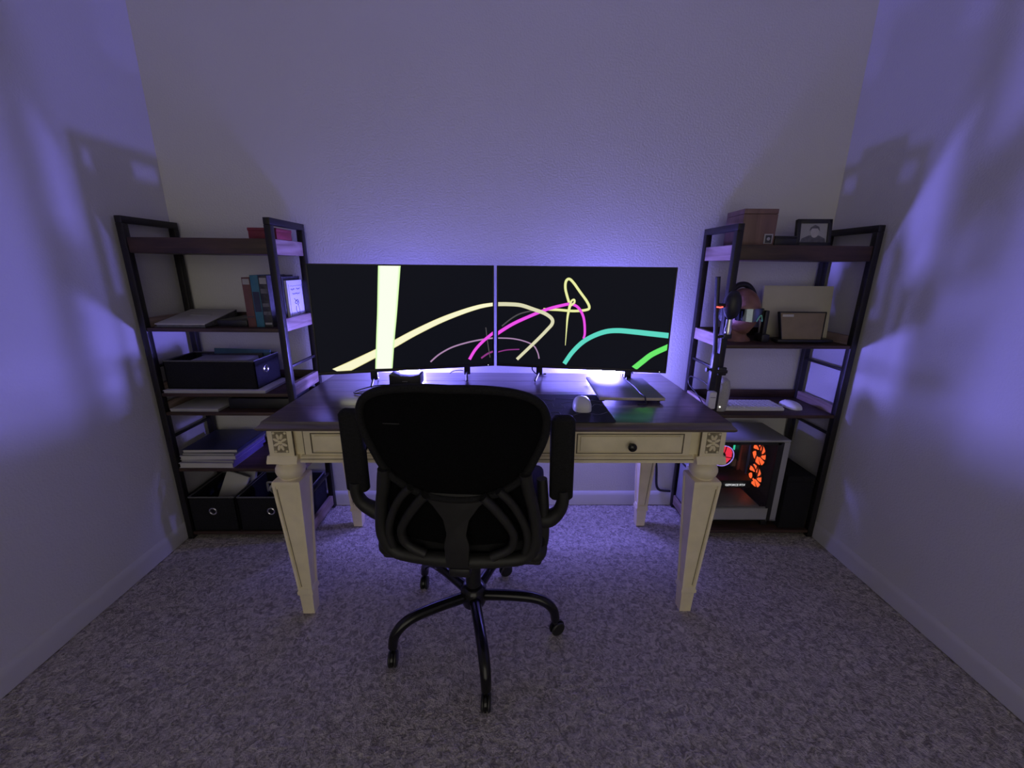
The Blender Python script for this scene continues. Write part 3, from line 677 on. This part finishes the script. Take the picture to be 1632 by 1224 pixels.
obj('inner_coil', tube(bm_new(), [(.022 * math.cos(a * .5) - .05, .01 * math.cos(a) + .03, .03 * math.sin(a * .5)) for a in range(0, 9)], .005, 8, 4), 'greypaper', hc)

# ------------------------------------------------------------------ things on the right shelf
ZT = 1.3225
wbx = thing('wooden_box', 'square brown wooden box on top of the right shelf', 'box', (1.022, 1.825, ZT), (0, 0, math.radians(-3)))
obj('body', box(bm_new(), -.067, .067, -.075, .075, 0, .118, .002), 'boxwood', wbx); obj('lid', box(bm_new(), -.067, .067, -.075, .075, .119, .138, .002), 'boxwood', wbx)
pt = obj('emblem_plate', box(bm_new(), .024, .058, -.0775, -.0745, .006, .044, .0008), 'greypaper', wbx)
B('plate_field', 'bk_dark', pt, .029, .053, -.0782, -.0774, .010, .039); obj('emblem', lathe(bm_new(), [(.007, 0), (.006, .001)], 12, T(.041, -.0781, .025) @ R(90, 'X')), 'greypaper', pt)
bk = thing('black_case', 'small black case lying between the wooden box and the photo frame', 'case', (1.128, 1.77, ZT))
obj('body', box(bm_new(), -.045, .045, -.03, .03, 0, .030, .004), 'black', bk); obj('lid', box(bm_new(), -.046, .046, -.031, .031, .029, .037, .003), 'black', bk)
pf = thing('photo_frame', 'black photo frame with a grey portrait on the right shelf', 'photo frame', (1.272, 1.79, ZT + .0015), (math.radians(-9), 0, math.radians(-6)))
obj('frame_border', box(box(box(box(bm_new(), -.068, .068, -.009, .009, 0, .014, .001), -.068, .068, -.009, .009, .090, .106, .001), -.068, -.053, -.009, .009, .0, .106, .001), .053, .068, -.009, .009, .0, .106, .001), 'black', pf)
ph = obj('photograph', box(bm_new(), -.054, .054, -.003, .003, .012, .092), 'greypaper', pf)
M['ph_skin'] = mat('photo_face_print', (0.42, 0.41, 0.40), 0.5, var=0.1, scale=60); M['ph_dark'] = mat('photo_dark_print', (0.10, 0.10, 0.11), 0.5, var=0.3, scale=60)
obj('portrait_shoulders', prism(bm_new(), [(-.05, .014), (.05, .014), (.046, .030), (.022, .042), (-.018, .042), (-.044, .030)], 1, -.0036, -.003), 'ph_dark', ph)
obj('portrait_head', prism(bm_new(), [(.004 + .016 * math.cos(k * PI / 8), .055 + .022 * math.sin(k * PI / 8)) for k in range(16)], 1, -.0042, -.003), 'ph_skin', ph)
obj('portrait_hair', prism(bm_new(), [(-.016, .060), (-.012, .074), (.004, .084), (.020, .076), (.024, .060), (.016, .070), (-.006, .070)], 1, -.0046, -.003), 'ph_dark', ph)
obj('rear_strut', box(bm_new(), -.012, .012, .0, .004, 0, .09, mtx=T(0, .008, .006) @ R(-0, 'X')), 'black', pf)

# bust with sunglasses and headphones
ZR2 = .9265
HB = thing('mannequin_head', 'brown mannequin head with mirrored sunglasses and black headphones on the shelf', 'mannequin head', (1.035, 1.815, ZR2), (0, 0, math.radians(18)))
def head_bm():
    b = bmesh.new(); bmesh.ops.create_uvsphere(b, u_segments=32, v_segments=24, radius=1)
    for v in b.verts:
        x, y, z = v.co
        wx = .066 * (1 - .20 * max(0, -z) ** 1.5); wy = .082 * (1 - .12 * max(0, -z))
        X = x * wx; Y = y * wy; Z = z * .100
        if y < 0:                                # the face looks to -y
            f = -y
            nose = math.exp(-((X / .011) ** 2) - ((Z + .018) / .022) ** 2); Y -= .022 * nose * f
            brow = math.exp(-((Z - .016) / .010) ** 2) * math.exp(-(X / .045) ** 2); Y -= .006 * brow * f
            for s in (-1, 1): Y += .010 * math.exp(-(((X - s * .026) / .014) ** 2) - ((Z - .002) / .010) ** 2) * f
            Y -= .006 * math.exp(-((X / .020) ** 2) - ((Z + .052) / .005) ** 2) * f
            Y -= .006 * math.exp(-((X / .020) ** 2) - ((Z + .062) / .005) ** 2) * f
            Y -= .012 * math.exp(-((X / .020) ** 2) - ((Z + .086) / .014) ** 2)
        v.co = Vector((X, Y, Z + .125))
    lathe(b, [(.040, .08), (.041, .045), (.050, .02), (.064, .008), (.066, 0)], 24, T(0, .018, 0))
    for s in (-1, 1): uvsphere(b, (s * .066, .008, .118), .008, .016, .026, 10, 8)
    return b
obj('head', head_bm(), 'bronze', HB, 60)
hp = bm_new(); tube(hp, [(.088 * math.cos(math.radians(a)), .012, .128 + .112 * math.sin(math.radians(a))) for a in range(-8, 189, 14)], .0125, 10, 3, flat=1.0)
ph_ = obj('headphone_band', hp, 'black', HB, 60)
for s in (-1, 1): obj('ear_cup', lathe(bm_new(), [(.020, 0), (.029, .003), (.032, .010), (.030, .019), (.016, .024)], 20, T(s * .064, .014, .112) @ R(90 * s, 'Y')), 'black', ph_)
M['mirror'] = mat('mirrored_lens', (0.35, 0.42, 0.50), 0.07, 1.0, var=0.05)
gl = bmesh.new(); rows = []
for j in range(7):
    tz = j / 6; r_ = []
    for i in range(25):
        a = math.radians(-72 + 144 * i / 24); x = .072 * math.sin(a); y = -.090 * math.cos(a) - .006 + .004 * (tz - .5)
        lowz = .088 + .030 * math.exp(-(x / .012) ** 2) + .006 * abs(math.sin(a)); z_ = lowz + (.146 - .004 * abs(math.sin(a)) - lowz) * tz
        r_.append(gl.verts.new((x, y, z_)))
    rows.append(r_)
for r0, r1 in zip(rows, rows[1:]):
    for i in range(24): gl.faces.new((r0[i], r0[i + 1], r1[i + 1], r1[i]))
bmesh.ops.solidify(gl, geom=list(gl.faces), thickness=.002)
sg = obj('sunglass_lens', gl, 'mirror', HB, 60)
M['teal_trim'] = mat('green_frame_trim', (0.20, 0.62, 0.35), 0.4, var=0.05)
obj('bridge', tube(bm_new(), [(.015, -.098, .094), (.007, -.100, .112), (0, -.101, .119), (-.007, -.100, .112), (-.015, -.098, .094)], .0028, 8, 3), 'teal_trim', sg)
for s in (-1, 1): obj('temple', tube(bm_new(), [(s * .069, -.028, .134), (s * .072, .01, .134), (s * .070, .045, .122)], .0032, 8, 4), 'black', sg)
tag(obj('head_stand', box(box(bm_new(), 1.112, 1.146, 1.76, 1.82, ZR2, .960, .004), 1.120, 1.138, 1.775, 1.80, .955, 1.06, .004), 'black'), 'black upright stand between the mannequin head and the white board', 'stand')
cv = thing('white_board', 'blank off-white board leaning behind the brown tablet case', 'board', (1.302, 1.845, ZR2), (math.radians(-5), 0, math.radians(-2)))
obj('panel', box(bm_new(), -.152, .152, -.005, .005, 0.008, .235, .001), 'canvas', cv); B('backing', 'card', cv, -.150, .150, .005, .008, .010, .232)
es = thing('tablet_case', 'brown tablet case with a small white label propped on black stand', 'tablet', (1.277, 1.752, ZR2), (math.radians(-10), 0, 0))
obj('case', prism(bm_new(), [(-.086, .014), (.086, .014), (.099, .128), (-.099, .128)], 1, -.006, .006, .002), 'card', es)
B('label', 'paper', es, -.088, -.040, -.0068, -.0058, .110, .120); obj('case_edge', prism(bm_new(), [(-.101, .127), (.101, .127), (.102, .132), (-.102, .132)], 1, -.008, .008), 'black', es)
for sx in (-1, 1): obj('side_edge', prism(bm_new(), [(sx * .0885, .012), (sx * .085, .012), (sx * .098, .13), (sx * .102, .13)], 1, -.0078, .0078), 'black', es)
obj('stand_base', box(bm_new(), -.11, .13, -.018, .03, .003, .016, .003, mtx=R(10, 'X')), 'black', es)

# boom microphone clamped to the front post
mic = thing('microphone_arm', 'black microphone on upright arm clamped to the right shelf post', 'microphone', (.872, 1.672, .78))
obj('upright', tube(bm_new(), [(0.006, 0, -.03), (-.004, -.002, .14), (-.022, -.006, .28), (-.036, -.008, .42)], [.010, .009, .009, .010], 10, 4), 'black', mic)
obj('lower_arm', box(bm_new(), -.010, .016, -.012, .012, -.045, .115, .004), 'black', mic)
obj('clamp', box(box(bm_new(), .012, .060, -.010, .010, .030, .044, .002), .026, .058, -.004, .010, .02, .054, .002), 'black', mic)
obj('knob', lathe(bm_new(), [(.004, 0), (.004, .012), (.009, .013), (.009, .022)], 12, T(-.006, 0, .045) @ R(-90, 'Y')), 'black', mic)
mh = bm_new(); uvsphere(mh, (0, 0, 0), .034, .030, .058, 20, 14, T(.036, -.012, .312)); mic_h = obj('microphone_head', mh, 'black', mic, 60)
obj('neck', lathe(bm_new(), [(.013, -.03), (.015, -.01), (.012, .0), (.012, .03)], 14, T(.032, -.012, .226)), 'chrome', mic)
obj('neck_joint', box(bm_new(), .016, .048, -.022, -.002, .178, .200, .004), 'black', mic)
obj('neck_link', tube(bm_new(), [(.032, -.012, .19), (.01, -.006, .185), (-.008, -.002, .18)], .006, 8, 4), 'black', mic)
obj('head_link', tube(bm_new(), [(.01, -.012, .31), (-.02, -.008, .31)], .008, 8, smooth=False), 'black', mic)
obj('red_light', tube(bm_new(), [(-.030, -.018, .305), (-.018, -.0225, .303), (-.006, -.020, .305)], .0026, 8, 4), emis('red_led', (1, .08, .06), 3.0), mic)
ad = thing('power_adapter', 'white power adapter hanging on the side of the right shelf', 'power adapter', (.884, 1.672, .655))
obj('body', box(bm_new(), -.016, .016, -.014, .014, 0, .075, .005), 'white', ad); obj('face_line', box(bm_new(), -.011, .011, -.0146, -.0138, .050, .054), 'greypaper', ad)
obj('cord', tube(bm_new(), [(0, 0, .073), (.002, .004, .085), (.004, .004, .10)], .003, 8, 4), 'white', ad)
cable('shelf_cable', 'black cable wrapped round the lower side of the right shelf', [(.884, 1.70, .745), (.880, 1.76, .752), (.884, 1.84, .745), (.888, 1.90, .735), (.886, 1.90, .70), (.882, 1.80, .68), (.880, 1.72, .65), (.884, 1.672, .60)], .003)
# third shelf
ZR3 = .6175
ec = thing('smart_speaker', 'round white speaker with a tiny light on the right shelf', 'speaker', (.966, 1.755, ZR3))
obj('body', lathe(bm_new(), [(.020, 0), (.030, .003), (.034, .03), (.037, .075), (.036, .115), (.030, .138), (.016, .150), (.004, .152)], 28), mat('speaker_cloth', (.42, .41, .38), .8, var=.15, scale=250, bump=.3, bscale=300), ec, 60)
obj('status_light', lathe(bm_new(), [(.003, 0), (.002, .001)], 10, T(-.012, -.0335, .026) @ R(90, 'X')), emis('white_led', (1, 1, .95), 4), ec)
kb = thing('keyboard', 'white keyboard lying on the right shelf', 'keyboard', (1.125, 1.80, ZR3))
kbase = obj('case', box(bm_new(), -.135, .135, -.058, .058, 0, .014, .003), 'white', kb)
kme = None
for r_ in range(5):
    for c_ in range(14):
        if kme is None:
            o = obj('key', box(bm_new(), -.0080, .0080, -.0085, .0085, 0, .005, .0012), 'white', kbase); kme = o.data
        else:
            o = bpy.data.objects.new('key', kme); COL.objects.link(o); o.parent = kbase
        o.location = (-.1235 + c_ * .019, .043 - r_ * .0215, .0138)
m2 = thing('computer_mouse', 'spare white mouse beside the white keyboard on the right shelf', 'mouse', (1.325, 1.80, ZR3), (0, 0, math.radians(12)))
obj('shell', mouse_bm(.105, .060, .030), 'white', m2, 60); B('scroll_wheel', 'greypaper', m2, -.003, .003, .018, .034, .022, .028, .001)
# computer tower
ZP = .0375
pc = thing('computer_tower', 'white computer tower with glass side and orange lit fans', 'computer', (1.105, 1.825, ZP))
w, d, z0, z1 = .195, .112, .036, .452          # half length (x), half depth (y)
M['pcwhite'] = mat('pc_white', (0.32, 0.32, 0.335), 0.4, var=0.04, scale=10)
M['pcdark'] = mat('pc_inside', (0.03, 0.028, 0.028), 0.5, var=0.2, scale=30)
obj('top_panel', box(bm_new(), -w, w, -d, d, z1 - .012, z1, .003), 'pcwhite', pc)
obj('front_panel', box(bm_new(), w - .030, w, -d, d, z0, z1 - .012, .003), 'pcwhite', pc)
obj('fan_bracket', box(bm_new(), w - .0335, w - .0305, -d + .007, d - .007, z0 + .009, z1 - .013), 'pcdark', pc)
obj('rear_panel', box(bm_new(), -w, -w + .006, -d, d, z0, z1 - .012, .001), 'pcwhite', pc)
obj('motherboard_tray', box(bm_new(), -w, w - .046, d - .006, d, z0, z1 - .012, .001), 'pcdark', pc)
obj('bottom_panel', box(bm_new(), -w, w, -d, d, z0, z0 + .008, .001), 'pcwhite', pc)
obj('lower_skirt', box(bm_new(), -w, w - .046, -d, -d + .006, z0, z0 + .075, .001), 'pcwhite', pc)
obj('power_supply_shroud', box(bm_new(), -w + .01, w - .085, -d + .008, d - .008, z0 + .008, z0 + .078, .002), 'pcwhite', pc)
for sx in (-1, 1):
    for sy in (-1, 1): B('foot', 'black', pc, sx * (w - .04) - .015, sx * (w - .04) + .015, sy * (d - .03) - .012, sy * (d - .03) + .012, 0, z0 + .001, .002)
def pane_mat():
    m, nt, p = new_mat('smoked_glass'); nt.nodes.remove(p)
    tr = nt.nodes.new('ShaderNodeBsdfTransparent'); tr.inputs[0].default_value = (.86, .87, .88, 1)
    gs = nt.nodes.new('ShaderNodeBsdfGlossy'); gs.inputs['Roughness'].default_value = .05
    mx = nt.nodes.new('ShaderNodeMixShader'); fr = nt.nodes.new('ShaderNodeFresnel'); fr.inputs[0].default_value = 1.35
    nt.links.new(fr.outputs[0], mx.inputs[0]); nt.links.new(tr.outputs[0], mx.inputs[1]); nt.links.new(gs.outputs[0], mx.inputs[2])
    nt.links.new(mx.outputs[0], nt.nodes['Material Output'].inputs[0]); return m
obj('glass_pane', box(bm_new(), -w + .002, w - .046, -d - .004, -d - .001, z0 + .070, z1 - .010), pane_mat(), pc)
obj('pane_border', box(box(box(bm_new(), w - .060, w - .046, -d - .0045, -d + .006, z0 + .07, z1 - .012), -w, w - .046, -d - .0045, -d + .006, z1 - .022, z1 - .012), w - .046, w - .0305, -d - .003, -d + .004, z0 + .001, z1 - .012), 'black', pc)
M['fan_orange'] = emis('orange_fan_glow', (1.0, .115, .028), 1.7); M['fan_red'] = emis('red_fan_glow', (1.0, .03, .07), 1.1)
M['rgb_green'] = emis('green_light', (.05, .8, .45), .9); M['rgb_violet'] = emis('violet_light', (.45, .3, 1.0), 1.0); M['white_text'] = emis('white_text', (1, 1, 1), 1.2)
M['rgb_cyan'] = emis('cyan_light', (.1, .75, .7), 1.1)
def fan(parent, mtx, rad, glowmat, rim=None, nb=7, thick=.024):
    f = obj('fan', box(bm_new(), -rad * 1.08, rad * 1.08, -rad * 1.08, rad * 1.08, -thick, -thick * .8, .002, mtx=mtx), 'black', parent)
    fr_ = bm_new(); lathe(fr_, [(rad * 1.0, -thick * .8), (rad * 1.06, -thick * .8), (rad * 1.06, 0), (rad, 0)], 32, mtx, cap=False); obj('fan_frame', fr_, 'black', f)
    for k in range(nb):
        b = bmesh.new(); rr = []
        for t in range(7):
            r0 = rad * (.30 + .66 * t / 6); a = 2 * PI * k / nb + .55 * t / 6; hw = PI / nb * .95
            rr.append([b.verts.new((r0 * math.cos(a - hw), r0 * math.sin(a - hw), -thick * .30)), b.verts.new((r0 * math.cos(a), r0 * math.sin(a), -thick * .40)), b.verts.new((r0 * math.cos(a + hw), r0 * math.sin(a + hw), -thick * .50))])
        for q0, q1 in zip(rr, rr[1:]):
            for i in range(2): b.faces.new((q0[i], q0[i + 1], q1[i + 1], q1[i]))
        bmesh.ops.solidify(b, geom=list(b.faces), thickness=.001); b.transform(mtx); obj('fan_blade', b, glowmat, f)
    obj('fan_hub', lathe(bm_new(), [(rad * .30, -thick * .6), (rad * .30, -.002), (rad * .25, 0), (.001, 0)], 20, mtx), 'black', f)
    st = bm_new()
    for k in range(4):
        a = PI / 4 + k * PI / 2 + .3
        tube(st, [mtx @ Vector((rad * .2 * math.cos(a), rad * .2 * math.sin(a), .001)), mtx @ Vector((rad * 1.02 * math.cos(a + .25), rad * 1.02 * math.sin(a + .25), .001))], .0022, 6, smooth=False)
    obj('fan_strut', st, 'black', f)
    if rim:
        rg = bm_new(); tube(rg, [(rad * .98 * math.cos(k * PI / 12), rad * .98 * math.sin(k * PI / 12), .001) for k in range(24)], .0024, 6, 2, closed=True); rg.transform(mtx); obj('light_ring', rg, rim, f)
    return f
for zf in (.318, .198):
    fan(pc, T(w - .044, .034, zf) @ R(-90, 'Y'), .060, 'fan_orange')
fan(pc, T(-.006 - .010, .045, .300) @ R(90, 'X'), .055, 'fan_red', 'rgb_violet', 9, .028)
obj('cooler_block', box(bm_new(), -.07, .045, .072, d - .006, .250, .350, .003), 'pcdark', pc)
mb = obj('motherboard', box(bm_new(), -.185, .085, d - .010, d - .006, .125, .425), 'pcdark', pc)
B('memory_stick', 'rgb_cyan', pc, .016, .030, .070, .092, .378, .392, .002); B('memory_stick', 'rgb_green', pc, .050, .055, .07, .096, .32, .352, .001)
B('memory_stick', 'pcdark', pc, .066, .072, .05, .096, .27, .36, .001); B('cable_cover', 'card', pc, .045, .065, .06, .10, .235, .275, .002)
B('cable_bundle', mat('sleeved_cable', (.25, .1, .08), .6), pc, .078, .094, .07, .10, .20, .41, .004)
gp = obj('graphics_card', box(box(bm_new(), -.185, .098, -.035, .092, .166, .206, .004), -.185, .104, -.038, .096, .205, .210, .001), 'pcdark', pc)
def text_mesh(s, size, mtx, m, parent, name, ext=.0004, align='CENTER'):
    cu = bpy.data.curves.new(name, 'FONT'); cu.body = s; cu.size = size; cu.extrude = ext; cu.align_x = align; cu.align_y = 'CENTER'
    o = bpy.data.objects.new(name, cu); COL.objects.link(o)
    bpy.context.view_layer.update()
    me = bpy.data.meshes.new_from_object(o.evaluated_get(bpy.context.evaluated_depsgraph_get())); bpy.data.objects.remove(o); bpy.data.curves.remove(cu)
    me.transform(mtx); me.materials.append(M[m]); ob = bpy.data.objects.new(name, me); COL.objects.link(ob); ob.parent = parent; return ob
text_mesh('GEFORCE RTX', .0150, T(.018, -.0395, .186) @ R(90, 'X'), 'white_text', gp, 'card_lettering')
sb_ = thing('tall_black_box', 'tall narrow black box right of the computer tower', 'box', (1.381, 1.82, .0375))
obj('body', box(bm_new(), -.064, .064, -.112, .112, 0, .245, .003), 'fabric', sb_); obj('lid', box(bm_new(), -.066, .066, -.114, .114, .245, .275, .004), 'fabric', sb_)
wc = thing('white_cable_bundle', 'white cable plugs behind the computer tower', 'cable', (.893, 1.80, .15))
obj('plug', box(bm_new(), -.010, .010, -.012, .012, .11, .17, .004), 'white', wc); obj('plug', box(bm_new(), -.014, .012, -.012, .012, .03, .065, .004), 'white', wc)
obj('cord', tube(bm_new(), [(0, 0, .11), (-.006, .01, .09), (.004, 0, .065)], .005, 8, 4), 'white', wc); obj('lower_cord', tube(bm_new(), [(0, 0, .03), (-.004, .01, -.03), (.01, .03, -.10)], .005, 8, 4), 'white', wc)
